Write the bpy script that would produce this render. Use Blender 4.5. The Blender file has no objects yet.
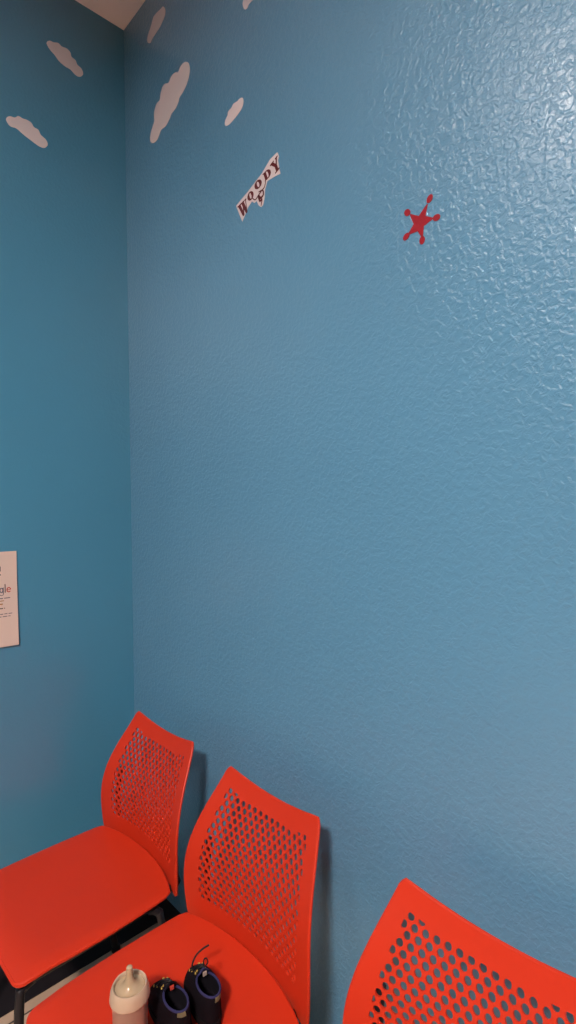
import bpy, bmesh, math, random
import numpy as np
from mathutils import Vector, Matrix
from mathutils.geometry import delaunay_2d_cdt

S = bpy.context.scene
C = S.collection
PI = math.pi

# ------------------------------------------------------------------ camera, world, light, exposure
F = Vector((-0.73064422, 0.68204633, -0.03117419))
R = Vector((0.68251526, 0.73084071, -0.00669177))
U = R.cross(F)
cd = bpy.data.cameras.new('camera')
cam = bpy.data.objects.new('camera', cd)
C.objects.link(cam)
cam.matrix_world = Matrix((
    (R.x, U.x, -F.x, 1.8614),
    (R.y, U.y, -F.y, -0.9416),
    (R.z, U.z, -F.z, 1.5072),
    (0, 0, 0, 1)))
cd.sensor_fit = 'VERTICAL'
cd.sensor_height = 36.0
cd.lens = 539.778 / 1024 * 36.0
cd.clip_start = 0.02
S.camera = cam

w = bpy.data.worlds.new('world')
S.world = w
w.use_nodes = True
w.node_tree.nodes['Background'].inputs[0].default_value = (1.0, 0.86, 0.80, 1)
w.node_tree.nodes['Background'].inputs[1].default_value = 0.008

ROOM_H = 3.1892
LIGHT_AT = (2.52, -2.48)
LIGHT_SIZE = (0.38, 0.38)
LIGHT_STRENGTH = 128.0
ADDED_LAMP_AT = (1.02, -1.62)  # small extra lamp, added for the glow on the upper right wall
ADDED_LAMP_RADIUS = 0.10
ADDED_LAMP_STRENGTH = 38.0

S.view_settings.view_transform = 'Standard'
S.view_settings.look = 'None'
S.view_settings.gamma = 1.0
S.view_settings.use_curve_mapping = False
S.view_settings.exposure = 2.0

# ------------------------------------------------------------------ materials
def mat(name, col, rough=0.5, spec=0.5, metal=0.0, bump=None, vary=None, trans=0.0, emit=None, sss=0.0):
    m = bpy.data.materials.new(name)
    m.use_nodes = True
    nt = m.node_tree
    b = nt.nodes['Principled BSDF']
    b.inputs['Base Color'].default_value = (*col, 1)
    b.inputs['Roughness'].default_value = rough
    b.inputs['Specular IOR Level'].default_value = spec
    b.inputs['Metallic'].default_value = metal
    b.inputs['Transmission Weight'].default_value = trans
    b.inputs['Subsurface Weight'].default_value = sss
    if sss:
        b.inputs['Subsurface Radius'].default_value = (0.01, 0.008, 0.006)
    if emit:
        b.inputs['Emission Color'].default_value = (*emit[0], 1)
        b.inputs['Emission Strength'].default_value = emit[1]
    tc = nt.nodes.new('ShaderNodeTexCoord')
    if vary:
        n = nt.nodes.new('ShaderNodeTexNoise')
        n.inputs['Scale'].default_value = vary[0]
        n.inputs['Detail'].default_value = 4
        nt.links.new(tc.outputs['Object'], n.inputs['Vector'])
        mx = nt.nodes.new('ShaderNodeMix')
        mx.data_type = 'RGBA'
        mx.inputs[6].default_value = (*col, 1)
        mx.inputs[7].default_value = (*[c * vary[1] for c in col], 1)
        nt.links.new(n.outputs['Fac'], mx.inputs[0])
        nt.links.new(mx.outputs[2], b.inputs['Base Color'])
    if bump:
        n = nt.nodes.new('ShaderNodeTexNoise')
        n.inputs['Scale'].default_value = bump[0]
        n.inputs['Detail'].default_value = bump[3] if len(bump) > 3 else 3
        nt.links.new(tc.outputs['Object'], n.inputs['Vector'])
        bp = nt.nodes.new('ShaderNodeBump')
        bp.inputs['Strength'].default_value = bump[1]
        bp.inputs['Distance'].default_value = bump[2]
        nt.links.new(n.outputs['Fac'], bp.inputs['Height'])
        nt.links.new(bp.outputs['Normal'], b.inputs['Normal'])
    return m

M = {}
M['orange'] = mat('orange_plastic', (0.55, 0.031, 0.009), 0.45, 0.25, bump=(900, 0.08, 0.0004), vary=(6, 0.9))
M['black_metal'] = mat('black_powder_coat', (0.010, 0.009, 0.012), 0.4, 0.4)
M['black_plastic'] = mat('black_plastic', (0.009, 0.008, 0.010), 0.6, 0.3)
M['ceiling'] = mat('ceiling_paint', (0.92, 0.80, 0.76), 0.9, 0.2, bump=(60, 0.2, 0.002))
M['cloud'] = mat('white_vinyl', (0.66, 0.57, 0.57), 0.6, 0.3)
M['red_vinyl'] = mat('red_vinyl', (0.35, 0.010, 0.022), 0.4, 0.4, vary=(120, 0.6))
M['letter_red'] = mat('dark_red_ink', (0.10, 0.008, 0.010), 0.5, 0.3)
M['paper'] = mat('paper', (0.60, 0.47, 0.41), 0.7, 0.2)
M['ink_dark'] = mat('dark_ink', (0.06, 0.04, 0.05), 0.6, 0.2)
M['ink_grey'] = mat('grey_ink', (0.07, 0.07, 0.11), 0.6, 0.2)
M['ink_red'] = mat('red_ink', (0.42, 0.05, 0.04), 0.6, 0.2)
M['ink_brown'] = mat('brown_ink', (0.33, 0.14, 0.04), 0.6, 0.2)
M['ink_blue'] = mat('blue_ink', (0.10, 0.14, 0.35), 0.6, 0.2)
M['shoe'] = mat('black_shoe_mesh', (0.006, 0.004, 0.006), 0.85, 0.08, bump=(700, 0.5, 0.001))
M['sole'] = mat('black_rubber', (0.006, 0.005, 0.006), 0.8, 0.1)
M['shoe_blue'] = mat('blue_lining', (0.030, 0.028, 0.085), 0.85, 0.1, bump=(800, 0.5, 0.001))
M['shoe_inside'] = mat('black_lining', (0.006, 0.005, 0.008), 0.95, 0.1)
M['shoe_yellow'] = mat('yellow_thread', (0.50, 0.33, 0.08), 0.7, 0.2)
M['shoe_red'] = mat('red_thread', (0.55, 0.06, 0.04), 0.7, 0.2)
M['shoe_patch'] = mat('khaki_patch', (0.13, 0.11, 0.06), 0.6, 0.3)
M['shoe_label'] = mat('pale_label', (0.40, 0.29, 0.25), 0.6, 0.3)
M['collar'] = mat('cream_plastic', (0.47, 0.34, 0.24), 0.35, 0.5, sss=0.2)
M['silicone'] = mat('silicone', (0.40, 0.29, 0.18), 0.22, 0.5, sss=0.3)
M['bottle'] = mat('frosted_bottle', (0.75, 0.50, 0.38), 0.35, 0.5, trans=0.7)
M['dark_border'] = mat('dark_floor_border', (0.014, 0.010, 0.012), 0.6, 0.2, bump=(200, 0.2, 0.001))
M['light_frame'] = mat('white_enamel', (0.8, 0.78, 0.75), 0.5, 0.4)
M['diffuser'] = mat('lamp_diffuser', (0.9, 0.9, 0.9), 0.5, 0.2, emit=((1.0, 0.87, 0.80), LIGHT_STRENGTH))
M['added_lens'] = mat('added_lamp_lens', (0.9, 0.9, 0.9), 0.5, 0.2, emit=((1.0, 0.87, 0.80), ADDED_LAMP_STRENGTH))

def wall_material(name, col, bump_strength):
    m = bpy.data.materials.new(name)
    m.use_nodes = True
    nt = m.node_tree
    b = nt.nodes['Principled BSDF']
    b.inputs['Roughness'].default_value = 0.29
    b.inputs['Specular IOR Level'].default_value = 1.0
    tc = nt.nodes.new('ShaderNodeTexCoord')
    n0 = nt.nodes.new('ShaderNodeTexNoise')
    n0.inputs['Scale'].default_value = 3.0
    n0.inputs['Detail'].default_value = 3
    mx = nt.nodes.new('ShaderNodeMix')
    mx.data_type = 'RGBA'
    mx.inputs[6].default_value = (*[c * 0.95 for c in col], 1)
    mx.inputs[7].default_value = (*[c * 1.05 for c in col], 1)
    nt.links.new(tc.outputs['Object'], n0.inputs['Vector'])
    nt.links.new(n0.outputs['Fac'], mx.inputs[0])
    nt.links.new(mx.outputs[2], b.inputs['Base Color'])
    # sprayed knock-down texture under gloss paint
    n1 = nt.nodes.new('ShaderNodeTexNoise')
    n1.inputs['Scale'].default_value = 85.0
    n1.inputs['Detail'].default_value = 3.0
    n1.inputs['Distortion'].default_value = 0.6
    nt.links.new(tc.outputs['Object'], n1.inputs['Vector'])
    rp = nt.nodes.new('ShaderNodeValToRGB')
    rp.color_ramp.elements[0].position = 0.42
    rp.color_ramp.elements[1].position = 0.60
    nt.links.new(n1.outputs['Fac'], rp.inputs['Fac'])
    b1 = nt.nodes.new('ShaderNodeBump')
    b1.inputs['Strength'].default_value = bump_strength
    b1.inputs['Distance'].default_value = 0.0026
    nt.links.new(rp.outputs['Color'], b1.inputs['Height'])
    n2 = nt.nodes.new('ShaderNodeTexNoise')
    n2.inputs['Scale'].default_value = 130.0
    n2.inputs['Detail'].default_value = 2.0
    nt.links.new(tc.outputs['Object'], n2.inputs['Vector'])
    b2 = nt.nodes.new('ShaderNodeBump')
    b2.inputs['Strength'].default_value = bump_strength
    b2.inputs['Distance'].default_value = 0.0016
    nt.links.new(n2.outputs['Fac'], b2.inputs['Height'])
    nt.links.new(b1.outputs['Normal'], b2.inputs['Normal'])
    nt.links.new(b2.outputs['Normal'], b.inputs['Normal'])
    return m

M['wall_right'] = wall_material('blue_gloss_paint', (0.092, 0.250, 0.395), 0.30)
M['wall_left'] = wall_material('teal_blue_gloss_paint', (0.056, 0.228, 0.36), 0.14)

def tile_material():
    m = bpy.data.materials.new('beige_floor_tile')
    m.use_nodes = True
    nt = m.node_tree
    b = nt.nodes['Principled BSDF']
    b.inputs['Roughness'].default_value = 0.45
    tc = nt.nodes.new('ShaderNodeTexCoord')
    mp = nt.nodes.new('ShaderNodeMapping')
    mp.inputs['Location'].default_value = (-0.215, 0.0, 0)
    nt.links.new(tc.outputs['Object'], mp.inputs['Vector'])
    br = nt.nodes.new('ShaderNodeTexBrick')
    br.offset = 0.0
    br.inputs['Scale'].default_value = 1.0
    br.inputs['Brick Width'].default_value = 0.61
    br.inputs['Row Height'].default_value = 0.61
    br.inputs['Mortar Size'].default_value = 0.003
    br.inputs['Color1'].default_value = (0.52, 0.36, 0.25, 1)
    br.inputs['Color2'].default_value = (0.48, 0.33, 0.23, 1)
    br.inputs['Mortar'].default_value = (0.05, 0.035, 0.03, 1)
    nt.links.new(mp.outputs['Vector'], br.inputs['Vector'])
    nt.links.new(br.outputs['Color'], b.inputs['Base Color'])
    return m
M['tile'] = tile_material()

# ------------------------------------------------------------------ helpers
def mesh_obj(name, verts, faces, m, parent=None, smooth=False, mats=None, midx=None):
    me = bpy.data.meshes.new(name)
    me.from_pydata([tuple(v) for v in verts], [], faces)
    for x in (mats or [m]):
        me.materials.append(x)
    if midx:
        me.polygons.foreach_set('material_index', midx)
    bm = bmesh.new(); bm.from_mesh(me)
    bmesh.ops.recalc_face_normals(bm, faces=bm.faces)
    bm.to_mesh(me); bm.free()
    if smooth:
        me.polygons.foreach_set('use_smooth', [True] * len(me.polygons))
        me.set_sharp_from_angle(angle=math.radians(40))
    o = bpy.data.objects.new(name, me)
    C.objects.link(o)
    if parent: o.parent = parent
    return o

def empty(name, loc, rz=0):
    o = bpy.data.objects.new(name, None)
    C.objects.link(o)
    o.location = loc
    o.rotation_euler = (0, 0, rz)
    o.empty_display_size = 0.1
    return o

def tag(o, label=None, cat=None, group=None, kind=None):
    if label: o['label'] = label
    if cat: o['category'] = cat
    if group: o['group'] = group
    if kind: o['kind'] = kind
    return o

def box(x0, x1, y0, y1, z0, z1):
    v = [(x, y, z) for x in (x0, x1) for y in (y0, y1) for z in (z0, z1)]
    f = [(0, 1, 3, 2), (4, 6, 7, 5), (0, 4, 5, 1), (2, 3, 7, 6), (0, 2, 6, 4), (1, 5, 7, 3)]
    return v, f

def tube(pts, r, n=10, closed=False, cap=True):
    """tube along a polyline; r may be a number or a list"""
    pts = [Vector(p) for p in pts]
    N = len(pts)
    rs = r if isinstance(r, (list, tuple)) else [r] * N
    V, Fc = [], []
    prev = None
    for i, p in enumerate(pts):
        a = pts[(i - 1) % N] if (closed or i > 0) else pts[i]
        b = pts[(i + 1) % N] if (closed or i < N - 1) else pts[i]
        t = (b - a).normalized()
        if prev is None:
            ref = Vector((0, 0, 1)) if abs(t.z) < 0.9 else Vector((1, 0, 0))
            u = t.cross(ref).normalized()
        else:
            u = (prev - t * prev.dot(t)).normalized()
        prev = u
        v = t.cross(u)
        for k in range(n):
            A = 2 * PI * k / n
            V.append(p + (u * math.cos(A) + v * math.sin(A)) * rs[i])
    for i in range(N if closed else N - 1):
        j = (i + 1) % N
        for k in range(n):
            l = (k + 1) % n
            Fc.append((i * n + k, i * n + l, j * n + l, j * n + k))
    if not closed and cap:
        Fc.append(tuple(range(n))[::-1])
        Fc.append(tuple((N - 1) * n + k for k in range(n)))
    return V, Fc

def merge(parts):
    V, Fc = [], []
    for v, f in parts:
        o = len(V)
        V += list(v)
        Fc += [tuple(i + o for i in q) for q in f]
    return V, Fc

def smooth_path(pts, n=8, closed=False):
    """Catmull-Rom through points"""
    P = [Vector(p) for p in pts]
    N = len(P)
    out = []
    for i in range(N if closed else N - 1):
        g = (lambda k: P[k % N]) if closed else (lambda k: P[max(0, min(N - 1, k))])
        a, b, c, d = g(i - 1), g(i), g(i + 1), g(i + 2)
        for s in range(n):
            t = s / n
            out.append(0.5 * ((2 * b) + (c - a) * t + (2 * a - 5 * b + 4 * c - d) * t * t + (3 * b - a - 3 * c + d) * t ** 3))
    if not closed: out.append(P[-1])
    return out

def in_poly(x, y, poly):
    c = False
    j = len(poly) - 1
    for i in range(len(poly)):
        xi, yi = poly[i]; xj, yj = poly[j]
        if (yi > y) != (yj > y) and x < (xj - xi) * (y - yi) / (yj - yi) + xi:
            c = not c
        j = i
    return c

def area(poly):
    return 0.5 * sum(poly[i - 1][0] * poly[i][1] - poly[i][0] * poly[i - 1][1] for i in range(len(poly)))

def shell(outline, holes, inner, fmap, thick, down=None):
    """triangulated sheet with holes, mapped by fmap(a,b)->Vector and given real thickness along its normal"""
    vs, es = [], []
    def loop(pl):
        o = len(vs)
        vs.extend(Vector(p) for p in pl)
        for i in range(len(pl)):
            es.append((o + i, o + (i + 1) % len(pl)))
    loop(outline)
    for h in holes: loop(h)
    vs.extend(Vector(p) for p in inner)
    ov, oe, of, *_ = delaunay_2d_cdt(vs, es, [], 0, 1e-6)
    hb = [(min(p[0] for p in h), max(p[0] for p in h), min(p[1] for p in h), max(p[1] for p in h), h) for h in holes]
    tris = []
    for t in of:
        cx = sum(ov[i].x for i in t) / 3; cy = sum(ov[i].y for i in t) / 3
        if not in_poly(cx, cy, outline): continue
        if any(b[0] <= cx <= b[1] and b[2] <= cy <= b[3] and in_poly(cx, cy, b[4]) for b in hb): continue
        tris.append(tuple(t))
    e = 1e-4
    top, bot = [], []
    for p in ov:
        a = fmap(p.x, p.y)
        nrm = (fmap(p.x + e, p.y) - fmap(p.x - e, p.y)).cross(fmap(p.x, p.y + e) - fmap(p.x, p.y - e)).normalized()
        th = thick
        top.append(a); bot.append(a - nrm * th)
    n = len(ov)
    cnt = {}
    for t in tris:
        for i in range(3):
            a, b = t[i], t[(i + 1) % 3]
            k = (min(a, b), max(a, b))
            cnt.setdefault(k, []).append((a, b))
    Fc = list(tris) + [tuple(i + n for i in reversed(t)) for t in tris]
    for k, l in cnt.items():
        if len(l) == 1:
            a, b = l[0]
            Fc.append((b, a, a + n, b + n))
    used = sorted({i for f in Fc for i in f})
    mp = {v: i for i, v in enumerate(used)}
    V = top + bot
    return [V[i] for i in used], [tuple(mp[i] for i in f) for f in Fc]

def grid_inside(outline, step, keep, avoid=None):
    xs = [p[0] for p in outline]; ys = [p[1] for p in outline]
    out = []
    y = min(ys) + step / 2
    while y < max(ys):
        x = min(xs) + step / 2
        while x < max(xs):
            if in_poly(x, y, outline) and min((x - q[0]) ** 2 + (y - q[1]) ** 2 for q in outline) > keep * keep and not (avoid and avoid(x, y)):
                out.append((x, y))
            x += step
        y += step
    return out

def lathe(prof, n=40, cx=0, cy=0):
    V, Fc = [], []
    for r, z in prof:
        for k in range(n):
            A = 2 * PI * k / n
            V.append((cx + r * math.cos(A), cy + r * math.sin(A), z))
    for i in range(len(prof) - 1):
        for k in range(n):
            l = (k + 1) % n
            Fc.append((i * n + k, i * n + l, (i + 1) * n + l, (i + 1) * n + k))
    Fc.append(tuple(range(n))[::-1])
    Fc.append(tuple((len(prof) - 1) * n + k for k in range(n)))
    return V, Fc

# ------------------------------------------------------------------ the room
XE, YE, T = 5.0, -4.6, 0.1
v, f = box(-T, XE, 0, T, -T, ROOM_H + T)
tag(mesh_obj('wall_right', v, f, M['wall_right']), kind='structure')
v, f = box(-T, 0, YE, 0, -T, ROOM_H + T)
tag(mesh_obj('wall_left', v, f, M['wall_left']), kind='structure')
v, f = box(0, XE, YE, 0, -T, 0)
tag(mesh_obj('floor', v, f, M['tile']), kind='structure')
v, f = box(0, XE, YE, 0, ROOM_H, ROOM_H + T)
tag(mesh_obj('ceiling', v, f, M['ceiling']), kind='structure')
v, f = box(0, 0.178, YE, 0, 0, 0.003)
tag(mesh_obj('trim_1', v, f, M['dark_border']), kind='structure')
# dark rubber cove base along the foot of both walls
def cove(p0, p1, inward):
    prof = [(0, 0), (0.016, 0), (0.009, 0.004), (0.0045, 0.012), (0.004, 0.096), (0.0025, 0.1), (0, 0.1)]
    V = []
    for p in (p0, p1):
        for d, z in prof:
            V.append((p[0] + inward[0] * d, p[1] + inward[1] * d, z))
    n = len(prof)
    Fc = [(i, (i + 1) % n, n + (i + 1) % n, n + i) for i in range(n)] + [tuple(range(n)), tuple(range(2 * n - 1, n - 1, -1))]
    return V, Fc
v, f = cove((0.0, 0), (XE, 0), (0, -1))
tag(mesh_obj('baseboard_right', v, f, M['black_plastic']), kind='structure')
v, f = cove((0, YE), (0, -0.016), (1, 0))
tag(mesh_obj('baseboard_left', v, f, M['black_plastic']), kind='structure')

# ------------------------------------------------------------------ the ceiling light (outside the frame, lights the room) and an added wall-glow lamp
lx, ly = LIGHT_AT
sx, sy = LIGHT_SIZE
t = empty('ceiling_light', (lx, ly, ROOM_H))
tag(t, 'square white light panel fixed to the ceiling out beyond the chairs', 'light')
ps = []
for a in ((-sx / 2 - .02, -sx / 2, -sy / 2 - .02, sy / 2 + .02), (sx / 2, sx / 2 + .02, -sy / 2 - .02, sy / 2 + .02),
          (-sx / 2, sx / 2, -sy / 2 - .02, -sy / 2), (-sx / 2, sx / 2, sy / 2, sy / 2 + .02)):
    ps.append(box(*a, -0.014, 0))
v, f = merge(ps)
mesh_obj('frame', v, f, M['light_frame'], t)
v, f = box(-sx / 2, sx / 2, -sy / 2, sy / 2, -0.008, -0.002)
mesh_obj('diffuser', v, f, M['diffuser'], t)

t = empty('ceiling_light', (ADDED_LAMP_AT[0], ADDED_LAMP_AT[1], ROOM_H))  # added lamp, set so its reflection makes the glow on the right wall
tag(t, 'small round lamp added on the ceiling above the chair row for the wall glow', 'light')
v, f = lathe([(ADDED_LAMP_RADIUS, -.002), (ADDED_LAMP_RADIUS, -.010), (ADDED_LAMP_RADIUS + .006, -.012), (ADDED_LAMP_RADIUS + .018, -.006), (ADDED_LAMP_RADIUS + .020, 0), (ADDED_LAMP_RADIUS, 0)], 48)
mesh_obj('trim_ring', v, f[:-2], M['light_frame'], t, True)
v, f = lathe([(ADDED_LAMP_RADIUS - .001, -.002), (ADDED_LAMP_RADIUS - .001, -.008)], 48)
mesh_obj('diffuser', v, f, M['added_lens'], t)

# ------------------------------------------------------------------ wall decals: flat vinyl shapes at their place on the wall
def plate(name, pts, wall, m, parent=None, z0=0.0, th=0.0008, smooth_n=4, mats=None):
    """flat piece of vinyl; pts are (along the wall, height); wall 'right' is the plane y=0, 'left' the plane x=0"""
    pl = [(p.x, p.y) for p in smooth_path([(a, b, 0) for a, b in pts], smooth_n, True)] if smooth_n > 1 else list(pts)
    if area(pl) < 0: pl = pl[::-1]
    return plates(name, [pl], wall, m, parent, z0, th)

def plates(name, polys, wall, m, parent=None, z0=0.0, th=0.0008, origin=None):
    ps = []
    for pl in polys:
        if area(pl) < 0: pl = pl[::-1]
        n = len(pl)
        V = []
        for d in (z0, z0 + th):
            for a, b in pl:
                V.append((a, -d, b) if wall == 'right' else (d, a, b))
        Fc = [tuple(range(n)), tuple(range(2 * n - 1, n - 1, -1))] + [(i, (i + 1) % n, n + (i + 1) % n, n + i) for i in range(n)]
        ps.append((V, Fc))
    v, f = merge(ps)
    return mesh_obj(name, v, f, m, parent)

clouds = [
 ('right', 'largest white cloud decal, long and lumpy, right of the wall corner', [(0.4075, 2.8431), (0.4218, 2.8302), (0.4271, 2.8085), (0.4209, 2.7902), (0.4059, 2.7735), (0.3848, 2.7628), (0.3652, 2.7573), (0.3601, 2.7472), (0.3444, 2.7361), (0.3191, 2.7328), (0.3061, 2.723), (0.283, 2.7114), (0.2533, 2.7143), (0.2394, 2.7025), (0.2221, 2.6938), (0.1978, 2.6974), (0.1806, 2.7135), (0.1848, 2.7357), (0.1994, 2.7527), (0.2102, 2.7644), (0.2074, 2.7864), (0.2148, 2.803), (0.2288, 2.8127), (0.2472, 2.8132), (0.2517, 2.8309), (0.2635, 2.8446), (0.2801, 2.8471), (0.3026, 2.8371), (0.3124, 2.8441), (0.3284, 2.8498), (0.3471, 2.8458), (0.3611, 2.8379), (0.3717, 2.8463), (0.3898, 2.8486)]),
 ('right', 'narrow white cloud decal just right of the corner, nearest the ceiling', [(0.2756, 3.0945), (0.2882, 3.0781), (0.2878, 3.062), (0.2677, 3.0484), (0.2509, 3.0424), (0.2236, 3.0391), (0.2027, 3.0366), (0.1885, 3.0315), (0.1712, 3.0454), (0.1738, 3.0627), (0.1899, 3.0768), (0.2007, 3.087), (0.2116, 3.1005), (0.2288, 3.1013), (0.2457, 3.0988), (0.2624, 3.0964)]),
 ('right', 'small white cloud decal on the right wall, directly above the slanted red lettering', [(0.6813, 2.5904), (0.6867, 2.5808), (0.6826, 2.5661), (0.6668, 2.5572), (0.6438, 2.5517), (0.6262, 2.5484), (0.6114, 2.5498), (0.6026, 2.5566), (0.604, 2.5682), (0.6149, 2.5767), (0.618, 2.5856), (0.6328, 2.5884), (0.6416, 2.5942), (0.6588, 2.5921), (0.6701, 2.5929)]),
 ('right', 'white cloud decal cut off by the top edge of the photo', [(0.7543, 2.8302), (0.7568, 2.8189), (0.7438, 2.8178), (0.7307, 2.8167), (0.7147, 2.8173), (0.7065, 2.8111), (0.6957, 2.8148), (0.6877, 2.8316), (0.6906, 2.843), (0.6989, 2.8475), (0.7124, 2.8452), (0.7205, 2.8496), (0.7363, 2.8439)]),
 ('left', 'white cloud decal on the left wall, the upper one nearer the corner', [(-0.2729, 2.9942), (-0.2633, 3.0067), (-0.2493, 3.0089), (-0.2352, 3.015), (-0.2239, 3.0099), (-0.2066, 3.012), (-0.1952, 3.0057), (-0.1913, 2.9935), (-0.1779, 2.9891), (-0.1722, 2.9777), (-0.1574, 2.971), (-0.1529, 2.9559), (-0.1639, 2.9416), (-0.1788, 2.9397), (-0.1962, 2.9491), (-0.2136, 2.9503), (-0.2335, 2.9568), (-0.2473, 2.9691), (-0.2638, 2.9797)]),
 ('left', 'white cloud decal on the left wall, the lower one farther from the corner', [(-0.4013, 2.6928), (-0.391, 2.7045), (-0.3757, 2.7073), (-0.3652, 2.7175), (-0.3523, 2.7154), (-0.3392, 2.717), (-0.3261, 2.7138), (-0.3183, 2.7035), (-0.3049, 2.7013), (-0.2971, 2.6881), (-0.2824, 2.6806), (-0.2756, 2.6668), (-0.2869, 2.6508), (-0.3033, 2.6494), (-0.322, 2.6552), (-0.343, 2.6624), (-0.3585, 2.6692), (-0.3712, 2.6754), (-0.3891, 2.6744), (-0.399, 2.6832)]),
]
for wall, lab, pts in clouds:
    o = plate('cloud_decal', pts, wall, M['cloud'])
    tag(o, lab, 'wall decal', 'cloud decals on the blue walls')

# red star with a ball on each tip
inn = [(1.2415, 2.0625), (1.2569, 2.0568), (1.2536, 2.0384), (1.2389, 2.0334), (1.2297, 2.0509)]
tips = [(1.2612, 2.0783), (1.2741, 2.0457), (1.2499, 2.0173), (1.2167, 2.0347), (1.2213, 2.073)]
balls = [(1.2665, 2.0863), (1.2819, 2.0443), (1.2495, 2.0119), (1.2121, 2.0321), (1.2146, 2.0793)]
star = empty('star_decal', (0, 0, 0))
tag(star, 'small dark red five-pointed star with a ball on each tip, on the right wall', 'wall decal')
poly = []
for i in range(5):
    tx, ty = tips[i]
    a, b = inn[i], inn[(i + 1) % 5]
    dx, dy = b[0] - a[0], b[1] - a[1]
    L = math.hypot(dx, dy)
    poly += [a, (tx - dx / L * 0.0012, ty - dy / L * 0.0012), (tx + dx / L * 0.0012, ty + dy / L * 0.0012)]
plates('star_body', [poly], 'right', M['red_vinyl'], star)
for (bx, by), (tx, ty) in zip(balls, tips):
    ux, uy = bx - tx, by - ty
    L = math.hypot(ux, uy); ux /= L; uy /= L
    pl = []
    for k in range(20):
        A = 2 * PI * k / 20
        c, s = math.cos(A) * 0.0082, math.sin(A) * 0.0064
        pl.append((bx + ux * c - uy * s, by + uy * c + ux * s))
    plates('ball_tip', [pl], 'right', M['red_vinyl'], star, 0.0002, 0.0009)

# slanted name lettering on a white backing
bk = [(0.8225, 2.3797), (0.8288, 2.367), (0.8244, 2.3591), (0.8334, 2.3214), (0.8197, 2.3231), (0.7823, 2.3247), (0.7731, 2.3054), (0.7715, 2.2886), (0.7658, 2.2705), (0.7566, 2.2677), (0.7474, 2.2762), (0.7392, 2.2912), (0.7297, 2.289), (0.7194, 2.2976), (0.7023, 2.2878), (0.6772, 2.2594), (0.6502, 2.3126), (0.7005, 2.3291), (0.7623, 2.3535), (0.7941, 2.3742)]
dec = empty('lettering_decal', (0, 0, 0))
tag(dec, 'small white decal with five tilted dark red letters, below the small cloud', 'wall decal')
plates('backing', [bk], 'right', M['cloud'], dec)
def glyph(ch):
    """strokes as polygons in a unit box"""
    if ch == 'W':
        return [[(0.0, 1), (0.42, 1), (0.42, .9), (0.34, .9), (0.43, .35), (0.50, .62), (0.46, .9), (0.40, .9), (0.40, 1), (0.80, 1), (.80, .9), (.74, .9), (.80, .38), (.90, .9), (.84, .9), (.84, 1), (1.04, 1), (1.04, .9), (.97, .9), (.80, 0), (.64, 0), (.56, .38), (.44, 0), (.27, 0), (.08, .9), (0, .9)]]
    if ch == 'O':
        out = [(.5 + .5 * math.cos(2 * PI * k / 24), .5 + .5 * math.sin(2 * PI * k / 24)) for k in range(25)]
        inner = [(.5 + .15 * math.cos(-2 * PI * k / 24), .5 + .36 * math.sin(-2 * PI * k / 24)) for k in range(25)]
        return [out + inner]
    if ch == 'D':
        out = [(0, 0), (.5, 0)] + [(.5 + .5 * math.cos(-PI / 2 + PI * k / 12), .5 + .5 * math.sin(-PI / 2 + PI * k / 12)) for k in range(1, 12)] + [(.5, 1), (0, 1), (0, .9), (.1, .9), (.1, .1), (0, .1), (0, 0)]
        inner = [(.43, .12), (.43, .88), (.5, .88)] + [(0.5 + .16 * math.cos(PI / 2 - PI * k / 12), .5 + .38 * math.sin(PI / 2 - PI * k / 12)) for k in range(1, 12)] + [(.5, .12), (.43, .12)]
        return [out + inner]
    if ch == 'Y':
        return [[(0, 1), (.5, 1), (.5, .9), (.42, .9), (.58, .62), (.74, .9), (.66, .9), (.66, 1), (1, 1), (1, .9), (.9, .9), (.68, .48), (.68, .1), (.82, .1), (.82, 0), (.26, 0), (.26, .1), (.4, .1), (.4, .48), (.1, .9), (0, .9)]]
quads = [[(0.6568, 2.3076), (0.6934, 2.3151), (0.6709, 2.2703)], [(0.697, 2.3221), (0.7217, 2.3288), (0.7059, 2.2993)], [(0.7271, 2.3391), (0.7553, 2.3455), (0.7367, 2.3168)], [(0.7645, 2.3491), (0.7921, 2.3556), (0.7738, 2.3266)], [(0.7939, 2.3594), (0.8228, 2.3719), (0.8076, 2.3254)]]
for chx, (tl, tr, bl) in zip('WOODY', quads):
    g = []
    for pl in glyph(chx):
        g.append([(tl[0] + (tr[0] - tl[0]) * a + (bl[0] - tl[0]) * (1 - b), tl[1] + (tr[1] - tl[1]) * a + (bl[1] - tl[1]) * (1 - b)) for a, b in pl])
    plates('letter', g, 'right', M['letter_red'], dec, 0.0008, 0.0004)
def ribbon(pts, ws):
    P = smooth_path([(a, b, 0) for a, b in pts], 6)
    L, Rr = [], []
    for i, p in enumerate(P):
        a = P[max(0, i - 1)]; b = P[min(len(P) - 1, i + 1)]
        tt = (b - a).normalized()
        t01 = i / (len(P) - 1)
        wd = ws[0] + (ws[1] - ws[0]) * math.sin(PI * t01)
        L.append((p.x - tt.y * wd, p.y + tt.x * wd)); Rr.append((p.x + tt.y * wd, p.y - tt.x * wd))
    return [[L[i], L[i + 1], Rr[i + 1], Rr[i]] for i in range(len(P) - 1)]
plates('swash', ribbon([(0.7765, 2.3277), (0.7718, 2.314), (0.758, 2.3081), (0.7478, 2.3026), (0.7327, 2.2962), (0.7186, 2.3093)], (0.0010, 0.0018)) +
       ribbon([(0.7479, 2.3104), (0.764, 2.3085), (0.767, 2.2962), (0.756, 2.2919), (0.7477, 2.3005), (0.7531, 2.2849), (0.7614, 2.2868), (0.7575, 2.2708)], (0.0012, 0.0030)),
       'right', M['letter_red'], dec, 0.0008, 0.0004)

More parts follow.
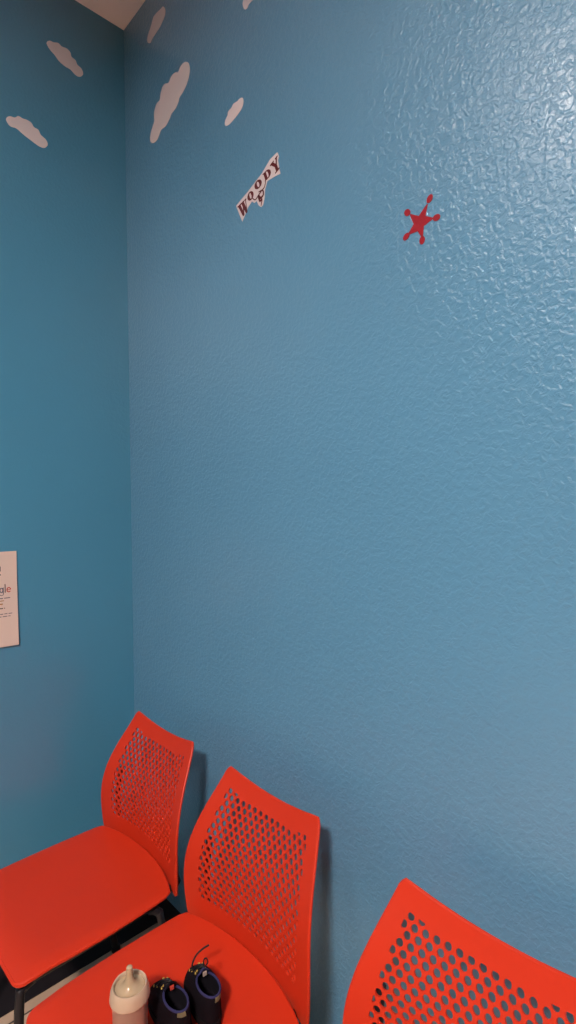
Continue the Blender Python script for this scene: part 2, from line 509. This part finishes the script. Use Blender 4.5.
# ------------------------------------------------------------------ the printed notice on the left wall
PY0, PY1, PZ0, PZ1 = -0.6167, -0.4008, 1.033, 1.3345
notice = empty('paper_notice', (0, 0, 0))
tag(notice, 'white printed paper notice on the left wall, cut off by the photo edge', 'notice')
def px_off(y, z):        # the sheet stands slightly off the wall at its edges
    a = (y - (PY0 + PY1) / 2) / ((PY1 - PY0) / 2)
    b = 1 - (z - PZ0) / (PZ1 - PZ0)
    return 0.0012 + 0.0035 * a * a + 0.005 * b * b
NX, NZ = 12, 16
V = []
for d in (0, 0.0006):
    for j in range(NZ + 1):
        for i in range(NX + 1):
            y = PY0 + (PY1 - PY0) * i / NX; z = PZ0 + (PZ1 - PZ0) * j / NZ
            V.append((px_off(y, z) - d, y, z))
Fc = []
n1 = (NX + 1) * (NZ + 1)
for j in range(NZ):
    for i in range(NX):
        a = j * (NX + 1) + i
        Fc.append((a, a + 1, a + NX + 2, a + NX + 1))
        Fc.append((a + n1, a + NX + 1 + n1, a + NX + 2 + n1, a + 1 + n1))
for i in range(NX):
    Fc.append((i, i + n1, i + 1 + n1, i + 1))
    a = NZ * (NX + 1) + i
    Fc.append((a, a + 1, a + 1 + n1, a + n1))
for j in range(NZ):
    a = j * (NX + 1); b = a + NX + 1
    Fc.append((a, b, b + n1, a + n1))
    a += NX; b += NX
    Fc.append((a, a + n1, b + n1, b))
mesh_obj('sheet', V, Fc, M['paper'], notice, True)

def print_polys(name, polys, m):
    ps = []
    for pl in polys:
        if area(pl) < 0: pl = pl[::-1]
        n = len(pl)
        V = [(px_off(a, b) + 0.0001 + d, a, b) for d in (0, 0.0002) for a, b in pl]
        ps.append((V, [tuple(range(n)), tuple(range(2 * n - 1, n - 1, -1))] + [(i, (i + 1) % n, n + (i + 1) % n, n + i) for i in range(n)]))
    v, f = merge(ps)
    return mesh_obj(name, v, f, m, notice)
def arc(cy, cz, ry, rz, a0, a1, w, n=24):
    o = []
    for k in range(n + 1):
        A = math.radians(a0 + (a1 - a0) * k / n)
        o.append((cy + ry * math.cos(A), cz + rz * math.sin(A)))
    for k in range(n, -1, -1):
        A = math.radians(a0 + (a1 - a0) * k / n)
        o.append((cy + (ry - w) * math.cos(A), cz + (rz - w) * math.sin(A)))
    return o
W_ = 0.0030
zb = 1.2042                       # baseline
xh = 0.0168
def rect(a, b, c, d): return [(a, c), (b, c), (b, d), (a, d)]
def letter_e(y): return [arc(y + .0067, zb + xh / 2, .0067, xh / 2, 12, 325, W_), rect(y + .001, y + .0128, zb + xh / 2 - .0006, zb + xh / 2 + .0012)]
def letter_o(y): return [arc(y + .007, zb + xh / 2, .007, xh / 2, 0, 359.9, W_)]
def letter_g(y): return [arc(y + .006, zb + xh / 2, .006, xh / 2, 0, 359.9, W_), rect(y + .0103, y + .0125, zb - .003, zb + xh), arc(y + .0063, zb - .003, .0062, .006, 200, 360, .0018)]
def letter_G(y): return [arc(y + .0105, zb + .013, .0105, .0135, 40, 360, .0024), rect(y + .0105, y + .021, zb + .0115, zb + .0137)]
ye = -0.4326
print_polys('letter', letter_e(ye), M['ink_red'])
print_polys('letter', [rect(-0.4376, -0.4349, zb, zb + .0275)], M['ink_dark'])
print_polys('letter', letter_g(-0.4530), M['ink_grey'])
print_polys('letter', letter_o(-0.4695), M['ink_brown'])
print_polys('letter', letter_o(-0.4860), M['ink_red'])
print_polys('letter', letter_G(-0.5095), M['ink_blue'])
def line_marks(z, y1, h, m, seed):
    rnd = random.Random(seed)
    y0 = -1.018 - y1
    polys = []
    y = y0
    while y < y1 - 0.002:
        L = min(rnd.uniform(0.008, 0.020), y1 - y)
        polys.append(rect(y, y + L, z - h / 2, z + h / 2))
        y += L + 0.003
    print_polys('text_line', polys, m)
line_marks(1.2805, -0.4478, 0.016, M['ink_dark'], 1)
line_marks(1.2620, -0.4478, 0.004, M['ink_dark'], 2)
line_marks(1.1870, -0.4225, 0.0025, M['ink_grey'], 3)
line_marks(1.1790, -0.4405, 0.0025, M['ink_brown'], 4)
line_marks(1.1690, -0.4424, 0.0040, M['ink_brown'], 5)
line_marks(1.1551, -0.4381, 0.0030, M['ink_dark'], 6)
line_marks(1.1371, -0.4179, 0.0022, M['ink_grey'], 7)
line_marks(1.1290, -0.4228, 0.0022, M['ink_grey'], 8)

# ------------------------------------------------------------------ the orange chairs
zk = np.array([.43, .45, .48, .52, .56, .60, .64, .68, .72, .76, .80])
wk = np.array([.211, .214, .218, .220, .2185, .214, .2065, .196, .184, .1715, .1585])
yk = np.array([.155, .153, .151, .150, .152, .157, .168, .186, .208, .2295, .250])
pw = np.polyfit(zk - .6, wk, 5)
py = np.polyfit(zk - .6, yk, 5)
hw = lambda z: float(np.polyval(pw, z - .6))
ye_ = lambda z: float(np.polyval(py, z - .6))
bul = lambda z: float(np.interp(z, [.40, .45, .60, .70, .80], [.034, .034, .034, .026, .013]))
SAG = 0.020
def zt(x): return .80 - SAG * (1 - min(1, abs(x) / .158) ** 2.0)
def back_map(x, z):
    h = hw(z)
    return Vector((x, ye_(z) + bul(z) * (1 - (x / h) ** 2), z))

def back_outline():
    pts = []
    zb0 = .425
    # bottom, left to right
    for k in range(15):
        x = -hw(zb0) * .965 + 2 * hw(zb0) * .965 * k / 14
        pts.append((x, zb0))
    zz = np.linspace(zb0 + .008, .788, 24)
    for z in zz: pts.append((hw(z), float(z)))
    pts += [(.1583, .7945), (.1550, .7985)]
    for k in range(1, 18):
        x = .150 - .300 * k / 18
        pts.append((x, zt(x)))
    pts += [(-.1550, .7985), (-.1583, .7945)]
    for z in zz[::-1]: pts.append((-hw(z), float(z)))
    return pts

def hole_list():
    P = .0203
    rowh = .0136
    ztop0, zbot = .762, .487
    out = []
    def lim(z): return hw(z) - float(np.interp(z, [.48, .6, .78], [.046, .040, .031]))
    def topz(x): return zt(x) - .037
    nrow = int((.77 - zbot) / rowh) + 2
    for r in range(nrow):
        z = .766 - r * rowh
        off = (r % 2) * P / 2
        for c in range(-12, 13):
            x = c * P + off
            if abs(x) > lim(z) + .004 or z > topz(x) + .004 or z < zbot - .003: continue
            full = []
            for k in range(10):
                A = 2 * PI * (k + .5) / 10
                full.append((x + .0066 * math.cos(A), z + .0063 * math.sin(A)))
            cl = []
            for a, b in full:
                l = lim(b); tz = topz(a)
                q = (max(-l, min(l, a)), max(zbot - .002, min(tz, b)))
                if not cl or (q[0] - cl[-1][0]) ** 2 + (q[1] - cl[-1][1]) ** 2 > 1e-6: cl.append(q)
            if len(cl) > 1 and (cl[0][0] - cl[-1][0]) ** 2 + (cl[0][1] - cl[-1][1]) ** 2 < 1e-6: cl.pop()
            if len(cl) >= 4 and abs(area(cl)) > .3 * abs(area(full)) : out.append(cl)
    return out

def make_back(parent):
    ol = back_outline()
    hs = hole_list()
    cen = [(sum(p[0] for p in h) / len(h), sum(p[1] for p in h) / len(h)) for h in hs]
    inner = grid_inside(ol, .0105, .006, lambda x, z: min((x - a) ** 2 + (z - b) ** 2 for a, b in cen) < .0110 ** 2)
    sh = shell(ol, hs, inner, back_map, 0.0045)
    # rolled rim
    rim = []
    e = 1e-4
    for x, z in ol:
        a = back_map(x, z)
        nrm = (back_map(x + e, z) - back_map(x - e, z)).cross(back_map(x, z + e) - back_map(x, z - e)).normalized()
        rim.append(a - nrm * .0036)
    v, f = merge([sh, tube(rim, .0040, 8, closed=True)])
    return mesh_obj('backrest', v, f, M['orange'], parent, True)

def seat_rear(x): return .181 - .040 * (abs(x) / .2) ** 2.3
def make_seat(parent):
    ol = []
    for k in range(19):
        x = .200 - .400 * k / 18
        ol.append((x, seat_rear(x)))
    ol += [(-.2065, .125), (-.209, .09), (-.212, .03), (-.214, -.04), (-.213, -.11), (-.210, -.17)]
    cr = .022
    for k in range(7):
        A = PI + (PI / 2) * k / 6
        ol.append((-.208 + cr + cr * math.cos(A), -.243 + cr + cr * math.sin(A)))
    for k in range(1, 8):
        ol.append((-.178 + .356 * k / 8, -.243 - .004 * math.sin(PI * k / 8)))
    for k in range(7):
        A = 1.5 * PI + (PI / 2) * k / 6
        ol.append((.208 - cr + cr * math.cos(A), -.243 + cr + cr * math.sin(A)))
    ol += [(.210, -.17), (.213, -.11), (.214, -.04), (.212, .03), (.209, .09), (.2065, .125)]
    def smap(x, y):
        z = .447 - .009 * max(0, 1 - (x / .2) ** 2) * max(0, 1 - ((y + .0) / .22) ** 2)
        if y < -.18: z -= ((-.18 - y) / .063) ** 2 * .010
        ex = max(0, abs(x) - .185) / .03
        z -= .004 * ex * ex
        return Vector((x, y, z))
    inner = grid_inside(ol, .016, .009)
    sh = shell(ol, [], inner, smap, .011)
    rim = [smap(x, y) - Vector((0, 0, .0055)) for x, y in ol]
    v, f = merge([sh, tube(rim, .0056, 8, closed=True)])
    return mesh_obj('seat', v, f, M['orange'], parent, True)

def make_chair():
    t = empty('stacking_chair', (0, 0, 0))
    make_seat(t)
    make_back(t)
    # under-seat frame: rim of black tube and a black under-tray
    ring = [(-.188, -.205, .420), (-.165, -.226, .418), (.165, -.226, .418), (.188, -.205, .420), (.192, .0, .422), (.188, .105, .422), (.165, .125, .422), (-.165, .125, .422), (-.188, .105, .422), (-.192, .0, .422)]
    parts = [tube(ring, .0105, 10, closed=True)]
    for yy in (-.11, .03): parts.append(tube([(-.19, yy, .422), (.19, yy, .422)], .008, 8))
    parts.append(box(-.175, .175, -.205, .115, .4235, .4300))
    v, f = merge(parts)
    mesh_obj('seat_frame', v, f, M['black_metal'], t, True)
    for sx_ in (-1, 1):
        v, f = merge([tube(smooth_path([(sx_ * .185, -.20, .414), (sx_ * .187, -.224, .406), (sx_ * .189, -.234, .37), (sx_ * .196, -.250, .006)], 5), .0105, 10)])
        lg = mesh_obj('leg', v, f, M['black_metal'], t, True)
        v, f = lathe([(.0125, 0), (.0145, .003), (.0145, .016), (.011, .020)], 14, sx_ * .196, -.250)
        mesh_obj('foot_cap', v, f, M['black_plastic'], lg, True)
        v, f = merge([tube(smooth_path([(sx_ * .187, .09, .412), (sx_ * .194, .112, .400), (sx_ * .199, .122, .36), (sx_ * .208, .185, .006)], 5), .0105, 10)])
        lg = mesh_obj('leg', v, f, M['black_metal'], t, True)
        v, f = lathe([(.0125, 0), (.0145, .003), (.0145, .016), (.011, .020)], 14, sx_ * .208, .185)
        mesh_obj('foot_cap', v, f, M['black_plastic'], lg, True)
        # upright that carries the back
        pts = [(sx_ * .166, .112, .420)]
        for z in (.425, .45, .48, .52, .56, .60, .63):
            x = sx_ * .168
            b = back_map(x, z)
            pts.append((x, b.y + .0180, z))
        v, f = tube(smooth_path(pts, 3), .0090, 10)
        mesh_obj('back_support', v, f, M['black_metal'], t, True)
    return t

def copy_tree(o, parent=None):
    c = o.copy()
    C.objects.link(c)
    c.parent = parent
    for ch in [x for x in list(bpy.data.objects) if x.parent == o]:
        copy_tree(ch, c)
    return c

CH = [(0.4015, -0.3572, 0.9803, 'orange perforated-back chair in the corner, farthest from the camera, with an empty seat'),
      (0.9004, -0.3583, 0.8152, 'middle orange perforated-back chair, the one with the baby bottle and small shoes on its seat'),
      (1.4581, -0.3712, 1.6838, 'nearest orange perforated-back chair at the lower right, only its back in view')]
proto = make_chair()
chairs = [proto] + [copy_tree(proto) for _ in CH[1:]]
for c, (x, y, a, lab) in zip(chairs, CH):
    c.location = (x, y, 0)
    c.rotation_euler = (0, 0, math.radians(a))
    tag(c, lab, 'chair', 'orange chairs in a row along the right wall')

# ------------------------------------------------------------------ baby bottle on the middle chair
SEAT_Z = 0.4385
bt = empty('baby_bottle', (0.914, -0.481, SEAT_Z + .0045))
tag(bt, 'cream baby bottle with a bare silicone teat, standing on the middle orange chair', 'baby bottle')
v, f = lathe([(.024, 0), (.030, .002), (.0325, .008), (.0330, .03), (.0322, .055), (.0328, .085), (.0345, .102), (.0335, .107), (.029, .111),
              (.027, .108), (.0305, .098), (.0300, .084), (.0295, .055), (.0303, .03), (.029, .010), (.022, .005)], 48)
mesh_obj('body', v, f, M['bottle'], bt, True)
v, f = lathe([(.022, .0055), (.0288, .0105), (.0300, .03), (.0292, .055), (.0295, .068), (.001, .068)], 40)
mesh_obj('milk', v, f, M['collar'], bt, True)
v, f = lathe([(.0345, .1045), (.0372, .105), (.0378, .107), (.0375, .110), (.0362, .119), (.0338, .127), (.0315, .1305), (.0295, .1295), (.0285, .126), (.0285, .112), (.033, .106)], 56)
cl = mesh_obj('collar', v, f, M['collar'], bt, True)
v, f = lathe([(.0290, .112), (.0290, .1235), (.0270, .1255), (.0230, .1248), (.0180, .1262), (.0120, .1305), (.0085, .1365), (.0068, .144), (.0062, .152), (.0064, .158), (.0058, .1625), (.0035, .1645), (.0008, .165)], 48)
mesh_obj('teat', v, f, M['silicone'], bt, True)

# ------------------------------------------------------------------ toddler shoes on the middle chair
def make_shoe(loc, rz, mirror, label, lace_up):
    t = empty('toddler_shoe', loc, rz)
    tag(t, label, 'shoe', 'pair of small black shoes on the middle chair')
    N = 36
    L, W = .138, .059
    def base(A, grow=0.0):
        c, s = math.cos(A), math.sin(A)
        x = (L / 2 + grow) * (abs(c) ** .92) * (1 if c > 0 else -1)
        wid = (W / 2 + grow) * (1.0 + .10 * c)
        y = wid * (abs(s) ** .80) * (1 if s > 0 else -1) + mirror * .004 * c
        return x, y
    OX, OR, OW, = -.028, .036, .0205
    def opening(A):
        return OX + OR * math.cos(A), OW * math.sin(A), .061 + .006 * (1 - math.cos(A)) / 2
    # sole
    rings = [(0, -.004), (.002, 0), (.012, .0015), (.018, .0005)]
    V, Fc = [], []
    for z, g in rings:
        for k in range(N):
            x, y = base(2 * PI * k / N, g)
            zz = z + (.006 * max(0, (x - .04) / .03) ** 2 if z < .005 else .003 * max(0, (x - .04) / .03) ** 2)
            V.append((x, y, zz))
    for i in range(len(rings) - 1):
        for k in range(N):
            l = (k + 1) % N
            Fc.append((i * N + k, i * N + l, (i + 1) * N + l, (i + 1) * N + k))
    Fc.append(tuple(range(N))[::-1]); Fc.append(tuple((len(rings) - 1) * N + k for k in range(N)))
    mesh_obj('sole', V, Fc, M['sole'], t, True)
    # upper
    K = 9
    def upper_pt(A, s):
        bx, by = base(A, -.001)
        ox, oy, oz = opening(A)
        e = s ** 1.7
        h = math.sin(s * PI / 2)
        front = max(0, math.cos(A))
        x = bx + (ox - bx) * e
        y = by + (oy - by) * e
        z0 = .0165
        hh = h * (1 - .10 * front * math.sin(PI * s))
        return Vector((x, y, z0 + (oz - z0) * hh))
    V, Fc = [], []
    for i in range(K + 1):
        for k in range(N):
            V.append(upper_pt(2 * PI * k / N, i / K))
    for i in range(K):
        for k in range(N):
            l = (k + 1) % N
            Fc.append((i * N + k, i * N + l, (i + 1) * N + l, (i + 1) * N + k))
    mesh_obj('upper', V, Fc, M['shoe'], t, True)
    # padded blue collar
    ringp = [Vector(opening(2 * PI * k / N)) for k in range(N)]
    v, f = tube(ringp, .0024, 8, closed=True)
    mesh_obj('collar', v, f, M['shoe_blue'], t, True)
    # lining
    V, Fc = [], []
    lv = [(1.0, 0), (1.02, -.012), (1.08, -.030), (1.05, -.040), (.6, -.0425), (.05, -.043)]
    for q, dz in lv:
        for k in range(N):
            ox, oy, oz = opening(2 * PI * k / N)
            V.append((OX + (ox - OX) * q, oy * q, (oz if q >= 1.0 and dz > -.02 else .063) + dz))
    for i in range(len(lv) - 1):
        for k in range(N):
            l = (k + 1) % N
            Fc.append((i * N + k, i * N + l, (i + 1) * N + l, (i + 1) * N + k))
    Fc.append(tuple((len(lv) - 1) * N + k for k in range(N)))
    mesh_obj('lining', V, Fc, M['shoe_inside'], t, True)
    # tongue rising at the front of the opening
    V, Fc = [], []
    tw = [(.022, .048, .010), (.012, .058, .012), (.004, .069, .013), (-.001, .077, .012), (-.002, .080, .008)]
    for off in (0, -.004):
        for x, z, wd in tw:
            for k in range(7):
                q = -1 + 2 * k / 6
                V.append((x + off - .004 * q * q, wd * q, z - .003 * q * q))
    nt_ = len(tw) * 7
    for i in range(len(tw) - 1):
        for k in range(6):
            a = i * 7 + k
            Fc.append((a, a + 1, a + 8, a + 7)); Fc.append((a + nt_, a + 7 + nt_, a + 8 + nt_, a + 1 + nt_))
    for k in range(6):
        a = (len(tw) - 1) * 7 + k
        Fc.append((a, a + 1, a + 1 + nt_, a + nt_))
        Fc.append((k, k + nt_, k + 1 + nt_, k + 1))
    for i in range(len(tw) - 1):
        a = i * 7
        Fc.append((a, a + 7, a + 7 + nt_, a + nt_)); a += 6
        Fc.append((a, a + nt_, a + 7 + nt_, a + 7))
    tg = mesh_obj('tongue', V, Fc, M['shoe_blue'] if lace_up else M['shoe'], t, True)
    v, f = box(-.0085, -.0062, -.0055, .0025, .066, .0745)
    mesh_obj('tongue_label', v, f, M['shoe_label'] if lace_up else M['shoe_red'], tg)
    # lace bars and yellow thread marks over the instep
    def on_upper(A, s, lift=.0015):
        e = .01
        p = upper_pt(A, s)
        n = (upper_pt(A + e, s) - upper_pt(A - e, s)).cross(upper_pt(A, min(1, s + e)) - upper_pt(A, s - e)).normalized()
        if n.z < 0: n = -n
        return p + n * lift
    for s in (.95, .84, .73):
        pts = [on_upper(a, s, .0022) for a in np.linspace(-.55, .55, 9)]
        v, f = tube(pts, .0018, 6)
        mesh_obj('lace', v, f, M['black_plastic'], t, True)
    for a in (-.50, -.25, .25, .50):
        for s in (.90, .72, .56):
            if (a, s) in ((-.25, .90), (.25, .56)): continue
            pts = [on_upper(a + d, s + d * .25, .0018) for d in (-.06, 0, .06)]
            v, f = tube(pts, .0013, 6)
            mesh_obj('eyelet_stitch', v, f, M['shoe_yellow'], t, True)
    # heel patch
    V = []
    for off in (.0012, -.0002):
        for i in range(4):
            for k in range(5):
                A = PI + (-.28 + .14 * k) - mirror * .25
                s = .62 + .10 * i
                V.append(on_upper(A, s, off + .0008))
    Fc = []
    for i in range(3):
        for k in range(4):
            a = i * 5 + k
            Fc.append((a, a + 1, a + 6, a + 5)); Fc.append((a + 20, a + 25, a + 26, a + 21))
    for k in range(4):
        Fc.append((k, k + 20, k + 21, k + 1)); Fc.append((15 + k, 16 + k, 36 + k, 35 + k))
    for i in range(3):
        Fc.append((i * 5, i * 5 + 5, i * 5 + 25, i * 5 + 20)); Fc.append((i * 5 + 4, i * 5 + 24, i * 5 + 29, i * 5 + 9))
    mesh_obj('heel_patch', V, Fc, M['shoe_patch'], t, True)
    # bow loops
    if lace_up:
        inv = (Matrix.Translation(loc) @ Matrix.Rotation(rz, 4, 'Z')).inverted()
        pts = [inv @ Vector(q) for q in ((.890, -.328, .484), (.887, -.322, .500), (.887, -.311, .512), (.891, -.298, .519), (.896, -.286, .523))]
        v, f = tube(smooth_path(pts, 6), .0019, 8)
        mesh_obj('lace_end', v, f, M['black_plastic'], t, True)
        pts = [(.004, -.004, .077), (.006, -.006, .088), (.002, -.010, .092), (.000, -.012, .084), (.002, -.008, .077)]
        v, f = tube(smooth_path(pts, 5), .0016, 6)
        mesh_obj('lace_loop', v, f, M['black_plastic'], t, True)
    return t

make_shoe((0.912, -0.3935, SEAT_Z + .003), math.radians(174), 1, 'left small black shoe beside the baby bottle, with a red tongue tab', False)
make_shoe((0.931, -0.3265, SEAT_Z + .003), math.radians(170), -1, 'right small black shoe with a loose lace standing up, on the middle chair', True)
